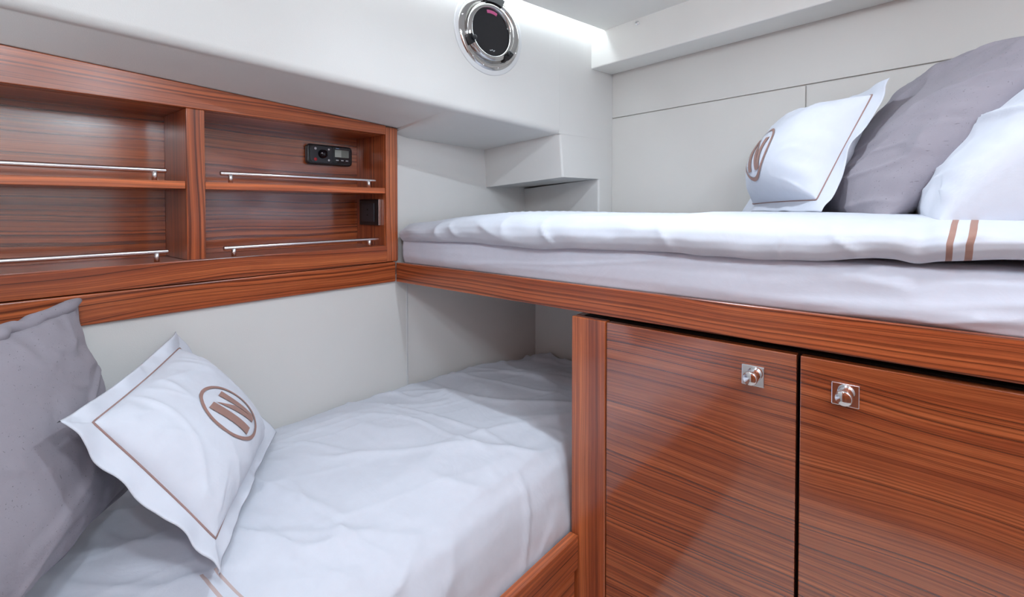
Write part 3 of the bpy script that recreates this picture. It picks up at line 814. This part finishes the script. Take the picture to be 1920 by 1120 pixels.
        patch((-0.13, 0.50), (0.29, 0.00), (0.48, -0.70), (0.27, -0.70))
        patch((0.24, 0.55), (0.56, 0.55), (0.62, -0.62), (0.47, -0.70), 6, 14)
        bmesh.ops.triangulate(bm, faces=bm.faces)
        uv = np.array([[v.co.x, v.co.y] for v in bm.verts])
        u = cu + uv[:, 0] * rad / s.half[0]; v = cv + uv[:, 1] * rad / s.half[1]
        P = s.at(u, v) + s.normal(u, v) * 0.0018
        for vert, p in zip(bm.verts, P): vert.co = p
        return link_bm('emblem', bm, M['emblem'], s.obj, True, 'mauve letter N in a ring')

# white cushion with the ring emblem, lower berth
p = Pillow((0.520, -0.706, -0.562), (0.124, -0.448, -0.556), (0.005, -0.625, -0.292), (0.376, -0.868, -0.312), 0.066, 0.06, flange=0.19, pinch=0.06, seed=61, wave=0.014, angs=(60, -20, 100), sag=0.45, wr=0.65, flat=(-0.02, -0.12))
p.build('cushion', M['cotton'], 'white flanged cushion with a mauve ring emblem on the lower berth', 'cushion', group='white emblem cushions')
p.piping(); p.emblem(0.068, -0.02, -0.12)
# grey linen pillow, lower berth
p = Pillow((0.62, -1.09, -0.560), (0.135, -0.735, -0.555), (0.040, -0.800, -0.188), (0.52, -1.130, -0.198), 0.060, 0.06, flange=0.05, pinch=0.05, seed=71, wave=0.008, angs=(20, 70, -30), sag=0.5, wr=0.7)
p.build('pillow', M['linen'], 'large grey linen pillow leaning at the head of the lower berth', 'pillow', group='grey linen pillows')
t = np.linspace(0.99, -0.6, 80)
pts = p.at(t, np.full_like(t, 0.985)) + np.stack([0.004 * vn(t * 9, t * 0, 5), 0.004 * vn(t * 9, t * 0 + 3, 6), 0.006 * vn(t * 8, t * 0 + 6, 7)], -1)
link_bm('hem', bm_tube([tuple(q) for q in pts], [(0.011 + 0.005 * float(vn(k * 11, 2.5, 8))) * min(1, 0.35 + (0.99 - k) * 9) for k in t], 12), M['linen'], p.obj, True, 'rolled crumpled hem')
# white cushion with the ring emblem, upper berth
p = Pillow((0.918, 0.575, -0.022), (1.172, 0.200, -0.012), (1.278, 0.275, 0.262), (1.090, 0.600, 0.266), 0.108, 0.05, flange=0.19, pinch=0.04, seed=81, wave=0.008, angs=(15, 60, -20), sag=0.25, wr=0.9, flat=(-0.05, -0.25))
p.build('cushion', M['cotton'], 'white flanged cushion with a mauve ring emblem on the upper berth', 'cushion', group='white emblem cushions')
p.piping(); p.emblem(0.066, -0.05, -0.25)
# grey linen pillow, upper berth
p = Pillow((1.09, 0.55, -0.040), (1.270, 0.135, -0.040), (1.54, 0.17, 0.300), (1.36, 0.50, 0.325), 0.070, 0.08, flange=0.0, pinch=0.04, seed=91, angs=(60, 20, 40), sag=0.3, wave=0.006, wr=1.0, rnd=0.12)
p.build('pillow', M['linen'], 'large grey linen pillow between two white ones on the upper berth', 'pillow', group='grey linen pillows')
# plain white pillow at the head of the upper berth
p = Pillow((1.33, 0.40, -0.040), (1.340, 0.030, -0.040), (1.66, 0.05, 0.300), (1.62, 0.38, 0.330), 0.065, 0.17, flange=0.0, pinch=0.02, seed=101, angs=(10, 30, -15), sag=0.3, wr=0.9, q=0.42, rnd=0.15)
p.build('pillow', M['cotton'], 'plain white pillow nearest the right end of the upper berth', 'pillow')
